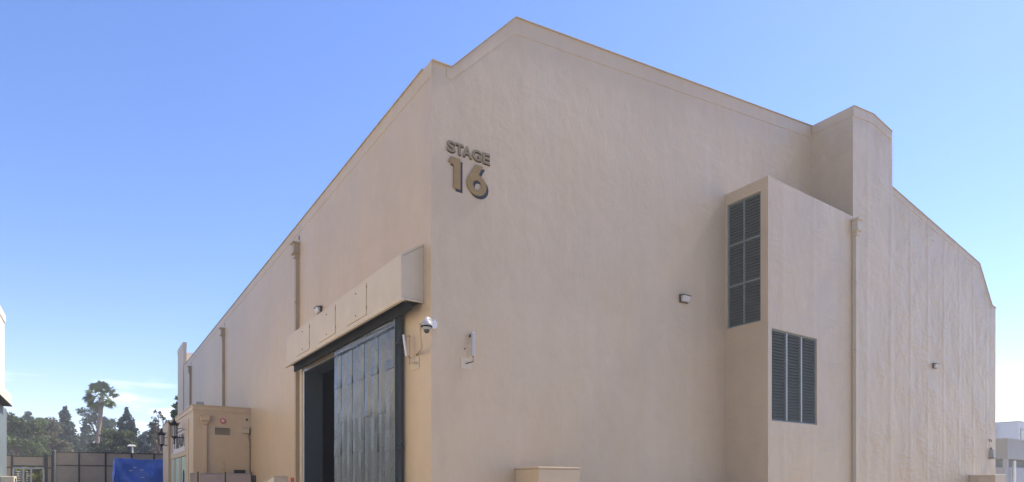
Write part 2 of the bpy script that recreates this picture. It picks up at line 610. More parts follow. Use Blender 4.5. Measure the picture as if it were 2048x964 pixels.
def louvre(name_label, axis, pos, u0, u1, z0, z1, cols, rows, pitch):
    """set back .05 into its opening: frame, mullions, rails, one mesh per slat"""
    base = (pos + .06, u0, z0) if axis == 'x' else (u0, pos + .06, z0)
    fr = MB()

    def bx(mb, a, b_, c, d, d0, d1):
        if axis == 'x':
            mb.box(pos + d0, pos + d1, a, b_, c, d)
        else:
            mb.box(a, b_, pos + d0, pos + d1, c, d)
    t = .055
    bx(fr, u0, u0 + t, z0, z1, .045, .13)
    bx(fr, u1 - t, u1, z0, z1, .045, .13)
    bx(fr, u0 + t, u1 - t, z0, z0 + t, .045, .13)
    bx(fr, u0 + t, u1 - t, z1 - t, z1, .045, .13)
    frame = fr.build('louvre', M['louvre_frame'], stage)
    frame['label'] = name_label
    bk = MB()
    bx(bk, u0 + .01, u1 - .01, z0 + .01, z1 - .01, .142, .149)
    bk.build('backing', M['dark'], frame)
    cw = (u1 - u0 - 2 * t - (cols - 1) * .05) / cols
    rh = (z1 - z0 - 2 * t - (rows - 1) * .06) / rows
    for i in range(1, cols):
        u = u0 + t + i * cw + (i - 1) * .05
        mm = MB()
        bx(mm, u, u + .05, z0 + t, z1 - t, .03, .13)
        mm.build('mullion', M['galv_light'] if axis == 'y' else M['louvre_frame'], frame)
    for j in range(1, rows):
        z = z0 + t + j * rh + (j - 1) * .06
        for i in range(cols):
            u = u0 + t + i * (cw + .05)
            mm = MB()
            bx(mm, u, u + cw, z, z + .06, .04, .13)
            mm.build('rail', M['louvre_frame'], frame)
    n = max(2, int(rh / pitch))
    sl = MB()
    prof = [(.050, 0), (.058, -.004), (.125, pitch * .98), (.117, pitch * .98 + .006)]
    if axis == 'x':
        sl.prism(prof, 'y', 0, cw)
    else:
        sl.prism(prof, 'x', 0, cw)
    first = None
    for i in range(cols):
        for j in range(rows):
            for k in range(n):
                u = u0 + t + i * (cw + .05)
                z = z0 + t + j * (rh + .06) + (k + .22) * rh / n
                loc = (pos, u, z) if axis == 'x' else (u, pos, z)
                if first is None:
                    first = sl.build('slat', M['louvre'], frame, loc=loc)
                else:
                    inst(first, frame, loc, 'slat')


louvre('tall dark louvre in the side of the annex', 'x', 11.5, LV1[0], LV1[1], LV1[2], LV1[3], 2, 3, .105)
louvre('wide dark louvre low in the front of the annex', 'y', -1.63, LV2[0], LV2[1], LV2[2], LV2[3], 3, 1, .104)


def downspout(axis, pos, u, ztop, zbot, wd, dp, sgn=-1, mat='pipe_paint', head=True):
    """square downspout with a flared leader head, fixed to plane axis=pos"""
    def bx(mb, a, b_, d, c, e):
        lo, hi = sorted((pos + sgn * .002, pos + sgn * d))
        if axis == 'x':
            mb.box(lo, hi, a, b_, c, e)
        else:
            mb.box(a, b_, lo, hi, c, e)
    p = MB()
    bx(p, u - wd / 2, u + wd / 2, dp, zbot, ztop - .62)
    o = p.build('downspout', M[mat], stage, bevel=.008)
    h = MB()
    bx(h, u - wd * .72, u + wd * .72, dp * 1.5, ztop - .42, ztop - .06)
    bx(h, u - wd * .98, u + wd * .98, dp * 1.9, ztop - .06, ztop)
    bx(h, u - wd * .88, u + wd * .88, dp * 1.75, ztop - .47, ztop - .42)
    bx(h, u - wd * .62, u + wd * .62, dp * 1.25, ztop - .62, ztop - .47)
    h.build('leader_head', M[mat], o)
    zz = ztop - 2.4
    while zz > max(zbot, 2):
        s = MB()
        bx(s, u - wd * .62, u + wd * .62, dp * 1.1, zz, zz + .05)
        s.build('strap', M[mat], o)
        zz -= 2.6
    return o


for u in (11.62, 28.2, 43.6):
    downspout('x', 0, u, 11.12, 0, .2, .15)
    MB().box(-.004, .02, u - .12, u + .0, 11.26, 11.42).build('scupper', M['black'], stage)
downspout('y', -1.64, 16.99, 11.5, 0, .17, .15, mat='trim')

# canopy over the door track
cn = MB()
cn.prism([(-.6, 6.10), (-.6, 7.18), (-.003, 7.54), (-.003, 7.49), (-.55, 7.14), (-.55, 6.10)], 'y', .43, 11.12)
cn.prism([(-.549, 6.10), (-.549, 7.13), (-.004, 7.48), (-.004, 6.10)], 'y', .431, .48)
cn.prism([(-.549, 6.10), (-.549, 7.13), (-.004, 7.48), (-.004, 6.10)], 'y', 11.07, 11.119)
canopy = cn.build('door_canopy', M['trim'], stage)
lp = MB()
lp.prism([(-.63, 6.06), (-.63, 6.085), (-.545, 6.099), (-.545, 6.06)], 'y', .40, 11.35)
lp.prism([(-.61, 6.03), (-.61, 6.059), (-.53, 6.059), (-.53, 6.03)], 'y', .42, 11.3)
lp.prism([(.40, 6.06), (.40, 6.085), (.47, 6.099), (.47, 6.06)], 'x', -.544, -.01)
lp.build('drip_edge', M['lip'], canopy)
MB().box(-.54, -.006, .49, 11.06, 6.42, 6.46).build('soffit', M['dark'], canopy)
tr = MB()
tr.box(-.34, -.285, .5, 11.05, 5.86, 6.41)
tr.box(-.284, -.1, .5, 11.05, 6.05, 6.41)
tr.box(-.5, -.36, .5, 11.05, 6.2, 6.41)
tr.build('door_track', M['dark'], canopy)
MB().tube([(-.42, .75, 6.16), (-.3, .75, 6.16)], .06, 12).build('pulley', M['galv'], canopy)
for (a, b_) in ((8.08, 9.65), (5.33, 6.97), (2.73, 4.25)):
    MB().box(-.622, -.601, a, b_, 6.19, 7.08).build('access_panel', M['trim'], canopy, bevel=.006)
    for z in (6.32, 6.95):
        MB().lathe((-.623, (a + b_) / 2, z), [(.018, 0), (.018, -.012), (.01, -.018)], 8, 'x').build('bolt', M['dark'], canopy)
    for z in (6.35, 6.92):
        MB().box(-.626, -.602, a - .03, a - .005, z, z + .07).build('hinge', M['pipe_paint'], canopy)

# big sliding door, slid back over the wall
DX0, DX1 = -.27, -.06
door = MB().box(DX0 + .012, DX1, 1.56, 6.42, .06, 6.04).build('sliding_door', M['bluegrey'], stage)
cols = [6.42, 5.77, 5.21, 4.75, 4.22, 3.76, 3.2, 2.71, 2.2, 1.57]
rs = random.Random(4)


def sheet(y0, y1, z0, z1, lift):
    """thin sheet, slightly pillowed, lower edge lapped outwards"""
    mb = MB()
    ny, nz = 3, 5
    g_ = []
    for j in range(nz):
        row = []
        for i in range(ny):
            y = y0 + (y1 - y0) * i / (ny - 1)
            z = z0 + (z1 - z0) * j / (nz - 1)
            edge = i in (0, ny - 1)
            x = DX0 + .006 - lift - (0 if edge else .010 * rs.uniform(.3, 1.3)) - (.012 * rs.uniform(.4, 1.6) if j == 0 else 0)
            row.append((x, y, z))
        g_.append(row)
    for j in range(nz - 1):
        for i in range(ny - 1):
            mb.face([g_[j][i], g_[j][i + 1], g_[j + 1][i + 1], g_[j + 1][i]])
    for i in range(ny - 1):
        a, b2 = g_[0][i], g_[0][i + 1]
        mb.face([a, b2, (DX0 + .012, b2[1], b2[2]), (DX0 + .012, a[1], a[2])])
    for i, sgn in ((0, 1), (ny - 1, -1)):
        for j in range(nz - 1):
            a, b2 = g_[j][i], g_[j + 1][i]
            mb.face([a, b2, (DX0 + .012, b2[1], b2[2]), (DX0 + .012, a[1], a[2])])
    o = mb.build('metal_sheet', M['sheet'], door)
    return o


for i in range(9):
    y1, y0 = cols[i], cols[i + 1]
    rows = [.08, 2.42, 4.6, 5.64] if i % 2 == 0 else [.08, 1.3, 3.47, 5.64]
    for a, b_ in zip(rows, rows[1:]):
        sheet(y0 + .002, y1 - .002, a, b_ - .004, .004 if i % 2 else .012)
sheet(4.25, 6.42, 5.63, 5.90, .016)
sheet(1.57, 4.24, 5.63, 5.88, .018)
gs_ = MB()
gs_.tube([(DX0 - .01, 1.555, .1), (DX0 - .01, 1.555, 6.0)], .012, 8)
gs_.build('edge_bead', M['louvre_frame'], door)
hd = MB()
hd.box(-.2, -.12, 1.50, 1.555, .1, 6.03)
hd.build('edge_channel', M['bluegrey'], door)
ht = MB()
for z in (2.55, 5.3):
    ht.tube([(-.22, 1.53, z), (-.16, 1.47, z + .05), (-.08, 1.45, z + .12)], .018, 6)
    ht.box(-.25, -.07, 1.46, 1.55, z - .09, z - .05)
ht.build('latch', M['bluegrey'], door)

# door opening: deep painted reveal and pale strips painted for light caught on the frame edge
fm = MB()
fm.box(.003, .668, 10.69, 10.718, 0, 5.857)
fm.box(.003, .668, 5.92, 10.689, 5.83, 5.857)
fm.box(-.03, .002, 10.69, 10.80, 0, 5.93)
frame = fm.build('door_frame', M['bluegrey'], stage)
tm = MB()
tm.box(-.05, -.031, 10.72, 10.79, 0, 5.90)
tm.box(-.035, -.001, 6.0, 10.79, 5.861, 5.91)
tm.build('frame_edge_glint', M['alu'], frame)
sf = MB()
sf.box(-.06, -.002, 11.0, 11.22, 0, 6.04)
sf.box(-.045, -.002, 10.93, 10.985, 0, 5.98)
sf.build('guide_board', M['trim'], frame)
MB().box(1.5, 1.6, 3.0, 16, 0, 6.5).build('interior_dark_sheet', M['black'], stage)  # black sheet put in for the dark of the unlit interior

# ---------------------------------------------------------------- lettering
sign = thing('stage_lettering', (1.05, -.02, 8.9), 'gold STAGE 16 lettering with dark drop shade high on the front wall near the corner', 'sign')


def fill_outline(rings, y0, y1, name, mat):
    """rings: outer ring then holes, 2-D (x,z); extruded between y0 and y1"""
    cu = bpy.data.curves.new(name, 'CURVE')
    cu.dimensions = '2D'
    cu.fill_mode = 'BOTH'
    for r in rings:
        sp = cu.splines.new('POLY')
        sp.points.add(len(r) - 1)
        for p, q in zip(sp.points, r):
            p.co = (q[0], q[1], 0, 1)
        sp.use_cyclic_u = True
    cu.extrude = abs(y1 - y0) / 2
    return curve_to_part(cu, name, mat, (y0 + y1) / 2)


def curve_to_part(cu, name, mat, ymid):
    tmp = bpy.data.objects.new('tmp', cu)
    COL.objects.link(tmp)
    dg = bpy.context.evaluated_depsgraph_get()
    me = bpy.data.meshes.new_from_object(tmp.evaluated_get(dg))
    bpy.data.objects.remove(tmp)
    off = wloc(sign)
    for v in me.vertices:
        x, z, d = v.co
        v.co = (x - off.x, ymid - d - off.y, z - off.z)
    me.materials.clear()
    me.materials.append(mat)
    me.name = name
    o = bpy.data.objects.new(name, me)
    COL.objects.link(o)
    o.parent = sign
    return o


def digit_one(dx, dz):
    return [[(x + dx, z + dz) for x, z in ((.46, 9.545), (.535, 9.70), (.80, 9.70), (.80, 8.93), (.61, 8.93), (.61, 9.50), (.54, 9.535))]]


def digit_six(dx, dz):
    cx, cz = 1.283, 9.182
    out = []
    for k in range(33):          # bowl, clockwise from the foot of the stem
        a = R(76 + (-205 - 76) * k / 32)
        out.append((cx + .292 * math.cos(a), cz + .272 * math.sin(a)))
    out += [(1.05, 9.365), (1.255, 9.70), (1.465, 9.70), (1.335, 9.452)]
    hole = [(cx + .008 + .125 * math.cos(R(a)), cz + .122 * math.sin(R(a))) for a in range(0, 360, 15)]
    return [[(x + dx, z + dz) for x, z in out], [(x + dx, z + dz) for x, z in hole]]


for fn in (digit_one, digit_six):
    fill_outline(fn(.066, -.056), -.018, -.002, 'digit_shade', M['navy'])
    fill_outline(fn(0, 0), -.036, -.020, 'digit', M['gold'])
for ch, x0, x1 in (('S', .42, .65), ('T', .665, .885), ('A', .865, 1.13), ('G', 1.15, 1.41), ('E', 1.46, 1.675)):
    for nm, dx, dz, y0, y1, mt in (('letter_shade', .017, -.022, -.018, -.002, 'umber'), ('letter', 0, 0, -.036, -.020, 'letter')):
        cu = bpy.data.curves.new(nm, 'FONT')
        cu.body = ch
        cu.size = .40
        cu.offset = .010
        cu.extrude = .008
        o = curve_to_part(cu, nm, M[mt], 0)
        vs = o.data.vertices
        ax_, bx_ = min(v.co.x for v in vs), max(v.co.x for v in vs)
        az_, bz_ = min(v.co.z for v in vs), max(v.co.z for v in vs)
        for v in vs:
            v.co.x = x0 + (v.co.x - ax_) / (bx_ - ax_) * (x1 - x0) + dx - sign.location.x
            v.co.z = 9.81 + (v.co.z - az_) / (bz_ - az_) * .275 + dz - sign.location.z
            v.co.y += (y0 + y1) / 2

# ---------------------------------------------------------------- fixtures on the walls
def wall_pack(loc, face, label, tilt=0):
    """box floodlight: back box, hood, sloped lens. face = outward unit axis"""
    t = thing('wall_floodlight', loc, label, 'floodlight', 'floodlights on the stage walls')
    c, s_ = face

    def P(u, d, z):     # u along the wall, d outward
        return (loc[0] + (u if c == 'y' else s_ * d), loc[1] + (s_ * d if c == 'y' else u), loc[2] + z)

    def hexa(pts):
        mb = MB()
        mb.v = [P(*p) for p in pts]
        mb.f = [(0, 3, 2, 1), (4, 5, 6, 7), (0, 1, 5, 4), (1, 2, 6, 5), (2, 3, 7, 6), (3, 0, 4, 7)]
        return mb
    a, d0, d1 = .24, .005, .26
    P0 = P
    P = lambda u, d, z: P0(u * .78, d * .8, z * .78)
    hexa([(-a, d0, -.16), (a, d0, -.16), (a, .1, -.16), (-a, .1, -.16), (-a, d0, .14), (a, d0, .14), (a, .1, .14), (-a, .1, .14)]).build('housing', M['bronze'], t)
    hexa([(-a - .01, d0, .141), (a + .01, d0, .141), (a + .01, d1, .10), (-a - .01, d1, .10), (-a - .01, d0, .165), (a + .01, d0, .165), (a + .01, d1, .125), (-a - .01, d1, .125)]).build('hood', M['bronze'], t)
    hexa([(-a + .015, .101, -.13), (a - .015, .101, -.13), (a - .015, .16, -.10), (-a + .015, .16, -.10), (-a + .015, .101, .10), (a - .015, .101, .10), (a - .015, .235, .095), (-a + .015, .235, .095)]).build('lens', M['glass_lamp'], t)
    return t


wall_pack((9.24, 0, 7.60), ('y', -1), 'small floodlight on the plain front wall left of the tall louvre')
wall_pack((28.3, 0, 7.42), ('y', -1), 'small floodlight on the front wall right of the tower')
wall_pack((0, 8.75, 7.78), ('x', -1), 'small floodlight on the side wall above the door canopy')

# dome camera on a corner bracket
dc = thing('dome_camera', (-.25, -.25, 5.1), 'white dome security camera on a bracket at the wall corner', 'camera')
bk = MB()
bk.box(-.006, .14, -.045, -.004, 5.33, 5.55)
bk.box(-.045, -.004, -.045, .10, 5.33, 5.55)
bk.tube([(-.02, -.02, 5.46), (-.12, -.12, 5.52), (-.22, -.22, 5.50), (-.25, -.25, 5.44)], .045, 10)
bk.build('bracket', M['white_paint'], dc, bevel=.006)
for (x, z) in ((.02, 5.53), (.12, 5.53), (.12, 5.35)):
    MB().lathe((x, -.046, z), [(.012, 0), (.01, -.01)], 6, 'y').build('screw', M['dark'], dc)
K = .8
MB().lathe((-.25, -.25, 5.26), [(.165 * K, .06 * K), (.17 * K, .075 * K), (.165 * K, .10 * K), (.14 * K, .17 * K), (.09 * K, .225 * K), (.045, .245 * K)], 24).build('housing', M['light_grey'], dc, smooth=True)
MB().lathe((-.25, -.25, 5.26), [(.163 * K, .058 * K), (.172 * K, .045 * K), (.172 * K, .02 * K), (.155 * K, .015 * K)], 24).build('rim', M['dark'], dc)
MB().lathe((-.25, -.25, 5.245), [(.15 * K, .03), (.135 * K, -.01), (.10 * K, -.03)], 20).build('shroud', M['grey_bldg'], dc, smooth=True)
dm = [(.085 * math.cos(R(a)), -.055 + .085 * math.sin(R(a))) for a in range(30, -91, -15)]
MB().lathe((-.25, -.25, 5.25), [(max(r, .002) * .85, h * .85) for r, h in dm], 18).build('lens_dome', mat_base('smoked_dome', (.02, .02, .02), .08)[0], dc, smooth=True)
MB().tube([(-.40, -.22, 5.36), (-.38, -.17, 5.25), (-.33, -.08, 5.12), (-.28, -.03, 4.98), (-.22, .08, 4.86), (-.15, .3, 4.82), (-.06, .62, 4.83), (-.02, .8, 4.82)], .02, 8).build('conduit', M['pipe_paint'], dc, smooth=True)

# antenna on the side wall
an = thing('wall_antenna', (0, 1.1, 4.6), 'slim white stick antenna tilted on a pipe bracket beside the big door', 'antenna', 'wall antennas')
MB().tube([(-.30, .96, 5.32), (-.30, .79, 4.76)], .03, 8).build('antenna_stick', M['white_paint'], an)
a2 = MB()
a2.tube([(-.12, 1.0, 4.60), (-.12, 1.0, 5.36)], .02, 8)
a2.tube([(-.30, .955, 5.30), (-.08, 1.02, 5.33)], .014, 6)
a2.tube([(-.30, .80, 4.79), (-.08, 1.0, 4.76)], .014, 6)
a2.tube([(-.12, 1.0, 4.62), (-.12, .72, 4.60), (-.005, .72, 4.6)], .016, 6)
a2.build('mast', M['pipe_paint'], an)
MB().box(-.02, -.002, .66, 1.12, 4.46, 4.76).build('cover_plate', M['trim'], an, bevel=.004)

an = thing('panel_antenna', (1.08, 0, 4.6), 'pale grey upright panel antenna on the front wall just right of the corner', 'antenna', 'wall antennas')
MB().box(1.055, 1.14, -.18, -.10, 4.76, 5.37).build('antenna_panel', M['light_grey'], an, bevel=.02)
a2 = MB()
a2.tube([(1.10, -.15, 4.76), (1.10, -.15, 4.62), (.98, -.08, 4.58), (.98, -.004, 4.58)], .016, 6)
a2.box(1.07, 1.12, -.1, -.003, 5.26, 5.33)
a2.build('mount', M['bronze'], an)
MB().box(.83, 1.12, -.016, -.002, 4.44, 4.72).build('cover_plate', M['trim'], an, bevel=.004)
MB().lathe((.94, -.003, 4.95), [(.02, 0), (.015, -.02)], 8, 'y').build('anchor', M['bronze'], an)

# small speaker-like sensor at the far right of the front wall
sn = thing('wall_sensor', (35.8, 0, 2.9), 'narrow grey box fixture low on the front wall near its right end', 'fixture')
MB().frustum((35.6, 35.98, -.22, -.01, 2.93), (35.68, 35.92, -.16, -.01, 3.42)).build('sensor_body', M['grey_bldg'], sn)
MB().box(35.76, 35.84, -.07, -.005, 3.421, 3.52).build('sensor_cap', M['bronze'], sn)
MB().box(35.58, 36.0, -.24, -.005, 2.89, 2.929).build('sensor_base', M['bronze'], sn)
hk = thing('wall_hooks', (35.6, 0, 3.8), 'pair of tiny dark hooks above the narrow grey box fixture', 'hooks')
for x in (35.5, 35.75):
    MB().tube([(x, -.003, 3.98), (x, -.06, 3.97), (x, -.07, 3.84)], .02, 6).build('hook', M['bronze'], hk)

# two low stucco boxes against the front wall
def low_box(x0, x1, yf, z, label):
    t = thing('low_stucco_box', (x0, yf, 0), label, 'utility box', 'low stucco boxes along the front wall')
    MB().box(x0, x1, yf, -.003, 0, z - .05).build('box_wall', M['stucco'], t, bevel=.03)
    MB().box(x0 - .012, x1 + .012, yf - .012, -.003, z - .05, z).build('cap', M['cream'] if x0 > 20 else M['stucco'], t, bevel=.015)  # right-hand cap paler: light on its top put into the colour
    return t


low_box(2.49, 3.85, -1.07, 1.965, 'low stucco box against the front wall below the lettering, right of the corner')
lb = low_box(32.74, 34.2, -1.19, 1.95, 'low stucco box with cap painted pale for the light on it, at the right end of the front wall')
MB().box(32.722, 32.739, -.85, -.45, 1.45, 1.78).build('inset_panel', M['trim'], lb, bevel=.004)

# ---------------------------------------------------------------- entrance block on the side wall
ent = thing('entrance_block', (-1.3, 20.64, 0), 'cream flat-roofed entrance block projecting from the side wall of the stage', 'building')
EX, EY, EZ = -2.67, 20.64, 5.42
eb = MB()
wall_holes(eb, 'y', EY, .2, EX + .202, -.003, 0, EZ - .28, [(-1.69, -.99, 3.94, 4.31)])
wall_holes(eb, 'x', EX, .2, EY, 31.0, 0, EZ - .28, [(23.45, 30.9, -1, 2.98), (23.9, 30.7, 3.28, 4.5)])
eb.box(EX, -.003, 30.99, 31.2, 0, EZ - .28)
eb.build('wall', M['stucco'], ent)
ec = MB()
ec.box(EX - .04, -.003, EY - .04, 31.2, EZ - .28, EZ - .06)
ec.box(EX - .07, -.003, EY - .07, 31.23, EZ - .06, EZ)
ec.box(EX - .015, -.003, EY - .015, 23.2, EZ - .37, EZ - .281)
ec.build('cornice', M['stucco'], ent, bevel=.01)
MB().box(EX - .12, -1.0, 31.25, 34.8, 0, 5.38).build('end_pier', M['stucco'], ent)
MB().box(EX - .16, -.96, 31.21, 34.84, 5.39, 5.46).build('pier_cap', M['stucco'], ent)
MB().box(EX - .03, EX - .001, 22.3, 22.5, 0, 4.85).build('wall_rib', M['stucco'], ent)
# rooftop hatch
MB().frustum((-2.5, -2.1, 21.0, 21.5, 5.43), (-2.45, -2.15, 21.1, 21.4, 5.62)).build('roof_vent', M['grey_bldg'], ent)
# downspout on the block
dsp = MB().box(-2.27, -2.08, EY - .13, EY - .002, 0, 4.4).build('downspout', M['stucco'], ent)
h = MB()
h.box(-2.36, -1.95, EY - .24, EY - .002, 4.62, 4.86)
h.box(-2.41, -1.90, EY - .28, EY - .002, 4.86, 4.91)
h.frustum((-2.25, -2.08, EY - .14, EY - .002, 4.42), (-2.32, -1.99, EY - .2, EY - .002, 4.6))
h.build('leader_head', M['stucco'], dsp)
# vent grille with slats
vg = MB()
for a in ((-1.73, -1.691, 3.90, 4.35), (-.989, -.95, 3.90, 4.35)):
    vg.box(a[0], a[1], EY - .03, EY - .001, a[2], a[3])
vg.box(-1.73, -.95, EY - .04, EY - .001, 4.311, 4.35)
vg.box(-1.69, -.99, EY - .02, EY - .001, 3.90, 3.939)
vent = vg.build('vent_grille', M['trim'], ent)
MB().box(-1.69, -.99, EY + .1, EY + .12, 3.941, 4.309).build('backing', M['black'], vent)
for k in range(6):
    z = 3.955 + k * .058
    MB().prism([(EY - .015, z), (EY - .01, z - .008), (EY + .07, z + .036), (EY + .065, z + .044)], 'x', -1.688, -.992).build('slat', M['trim'], vent)
be = thing('alarm_bell', (-1.32, EY, 4.66), 'round pink and red alarm bell above the vent grille of the entrance block', 'alarm bell')
MB().lathe((-1.32, EY - .002, 4.66), [(.135, 0), (.135, -.05), (.11, -.08)], 20, 'y').build('bell_ring', M['red'], be, smooth=False)
MB().lathe((-1.32, EY - .083, 4.66), [(.095, 0), (.08, -.03), (.03, -.045)], 18, 'y').build('gong', M['pink'], be, smooth=True)
MB().box(-.22, -.13, EY - .012, EY - .001, 4.74, 4.84).build('wall_hole', M['black'], ent)
jb = thing('junction_box', (-.2, EY, 4.1), 'cream junction box with dark conduit at the inner corner of the entrance block', 'junction box')
MB().box(-.43, -.09, EY - .16, EY - .003, 4.08, 4.34).build('box_body', M['trim'], jb, bevel=.01)
MB().box(-.46, -.07, EY - .2, EY - .003, 4.341, 4.37).build('box_lid', M['trim'], jb)
j2 = MB()
j2.box(-.085, -.03, EY - .14, EY - .02, 4.06, 4.36)
j2.tube([(-.06, EY - .08, 4.07), (-.10, EY - .08, 3.9), (-.05, EY - .06, 3.72), (-.03, EY - .05, 3.6), (-.03, EY - .05, 0)], .022, 6)
j2.build('conduit', M['bronze'], jb)
lo = thing('low_vent', (-.5, EY, 2.0), 'dark rectangular vent just above the mauve screen panels', 'vent')
MB().box(-.80, -.25, EY - .03, EY - .002, 1.85, 2.17).build('vent_frame', M['dark'], lo)
for k in range(3):
    MB().box(-.77, -.28, EY - .05, EY - .031, 1.9 + k * .08, 1.94 + k * .08).build('slat', M['bronze'], lo)

# doors and sign on the street face of the block
dr = MB().box(EX + .16, EX + .199, 23.46, 30.89, 0, 2.975).build('door_recess', M['brown_door'], ent)
for (a, b_, mt) in ((23.75, 25.6, 'sea'), (26.6, 28.6, 'sea'), (29.6, 30.85, 'sea')):
    d = MB().box(EX + .02, EX + .155, a, b_, .02, 2.95).build('door', M[mt], ent, bevel=.01)
    if a < 26:
        pr = [(24.3 + .35 - .35 * math.cos(R(t_)), 1.95 + .28 * math.sin(R(t_))) for t_ in range(0, 181, 20)]
        MB().prism([(24.3, 1.0)] + pr + [(25.0, 1.0)], 'x', EX + .008, EX + .018).build('door_window', M['glassdark'], d)
    MB().box(EX - .03, EX + .019, b_ - .12, b_ - .06, 1.0, 1.2).build('handle', M['bronze'], d)
for a in (25.9, 28.9):
    MB().box(EX + .01, EX + .15, a, a + .3, 0, 2.96).build('door_post', M['trim'], ent)
sp = thing('entrance_sign', (EX, 27.3, 3.28), 'pale lavender sign panel with tall dark letters between two lanterns', 'sign')
MB().box(EX + .1, EX + .14, 23.91, 30.69, 3.29, 4.49).build('sign_panel', M['lavender'], sp)
sb = MB()
sb.box(EX - .02, EX + .1, 23.86, 23.95, 3.24, 4.54)
sb.box(EX - .02, EX + .1, 30.65, 30.74, 3.24, 4.54)
sb.box(EX - .02, EX + .1, 23.95, 30.65, 3.24, 3.31)
sb.box(EX - .02, EX + .1, 23.95, 30.65, 4.47, 4.54)
sb.build('sign_frame', M['lavender'], sp)


def stroke(mb, p, q, wd):
    """flat bar between two (y,z) points on the sign panel"""
    p, q = Vector(p), Vector(q)
    n = Vector((-(q - p).y, (q - p).x)).normalized() * wd / 2
    mb.prism([tuple(p + n), tuple(q + n), tuple(q - n), tuple(p - n)], 'x', EX + .07, EX + .1)


zt, zb = 4.28, 3.58
glyphs = [  # y decreasing reads left to right
    [((30.2, zt), (29.2, zt)), ((29.7, zt), (29.7, zb))],
    [((28.95, zt), (28.7, zb)), ((28.7, zb), (28.4, zt)), ((28.4, zt), (28.1, zb)), ((28.1, zb), (27.85, zt))],
    [((27.6, zb), (27.1, zt)), ((27.1, zt), (26.6, zb)), ((27.4, 3.82), (26.8, 3.82))],
    [((26.2, zt), (26.2, zb))],
    [((25.7, zb), (25.7, zt)), ((25.7, zt), (24.9, zb)), ((24.9, zb), (24.9, zt))]]
for gl in glyphs:
    mb = MB()
    for p, q in gl:
        stroke(mb, p, q, .17)
    mb.build('letter', M['bronze'], sp)


def lantern(y, z0, label):
    """wrought-iron bracket lantern with leaf crown"""
    x = EX - .45
    t = thing('wall_lantern', (x, y, z0), label, 'lantern', 'iron lanterns on the entrance block')
    b = MB()
    b.tube([(EX - .001, y, z0 + .38), (EX - .2, y, z0 + .36), (x, y, z0 + .36)], .03, 6)
    b.tube([(EX - .001, y, z0 + .9), (EX - .2, y, z0 + .86), (x + .1, y, z0 + .82)], .018, 6)
    b.lathe((EX - .015, y, z0 + .38), [(.09, .014), (.07, -.02)], 10, 'x')
    b.build('bracket', M['iron'], t)
    f = MB()
    f.lathe((x, y, z0), [(.02, 0), (.05, .06), (.02, .12), (.03, .2), (.05, .3), (.14, .38), (.16, .42)], 8)
    f.lathe((x, y, z0), [(.17, 1.02), (.2, 1.05), (.15, 1.12), (.08, 1.25), (.03, 1.34), (.045, 1.38), (.01, 1.48)], 8)
    for k in range(8):
        a = 2 * math.pi * k / 8
        c, s_ = math.cos(a), math.sin(a)
        f.tube([(x + .155 * c, y + .155 * s_, z0 + .41), (x + .175 * c, y + .175 * s_, z0 + 1.04)], .014, 5)
    f.build('lantern_frame', M['iron'], t)
    MB().lathe((x, y, z0), [(.125, .43), (.14, .6), (.145, 1.0)], 12).build('lamp_glass', M['glass_lamp'], t)
    for k in range(10):
        a = 2 * math.pi * (k + .5) / 10
        c, s_ = math.cos(a), math.sin(a)
        m_ = MB()
        m_.tube([(x + .17 * c, y + .17 * s_, z0 + 1.0), (x + .24 * c, y + .24 * s_, z0 + 1.14), (x + .30 * c, y + .30 * s_, z0 + 1.2)], [.03, .03, .004], 4)
        m_.build('crown_leaf', M['iron'], t)
    return t


lantern(24.6, 3.62, 'iron lantern on the cream block nearer the camera, in front of the sign panel')
lantern(31.9, 3.55, 'iron lantern on the far pier of the cream block, leftmost of the two')

# mauve screened panels in front of the block
pt = thing('screen_barrier', (-1.4, 19.4, 0), 'mauve screened pipe-frame barrier panels standing before the entrance block', 'barrier')
for (a, b_, z) in ((-2.95, -2.70, 1.97), (-2.55, -1.47, 1.95), (-1.34, -.26, 1.965)):
    p = MB().box(a + .02, b_ - .02, 19.395, 19.405, .15, z - .02).build('panel', M['screen'], pt)
    f = MB()
    for q, r_ in (((a, 19.4, .1), (a, 19.4, z)), ((b_, 19.4, .1), (b_, 19.4, z)), ((a, 19.4, z), (b_, 19.4, z)), ((a, 19.4, .12), (b_, 19.4, .12))):
        f.tube([q, r_], .022, 6)
    f.build('pipe_frame', M['galv'], p)
for x in (-2.62, -1.405, -.2):
    MB().tube([(x, 19.42, 0), (x, 19.42, 2.05)], .035, 8).build('post', M['bronze'], pt)
MB().box(-.16, .0 - .005, 19.3, 19.6, 0, 1.88).build('end_box', M['bronze'], pt)
mp_ = thing('thin_pipe_mast', (-1.45, 19.5, 0), 'thin brown pipe mast with cross arms rising behind the mauve panels', 'pipe')
mm = MB()
mm.tube([(-1.45, 19.5, 0), (-1.45, 19.5, 2.52)], .02, 6)
mm.tube([(-1.55, 19.5, 2.2), (-1.36, 19.5, 2.2)], .025, 6)
mm.tube([(-1.53, 19.5, 2.5), (-1.43, 19.5, 2.5)], .025, 6)
mm.build('pipe', M['pipe_paint'], mp_)

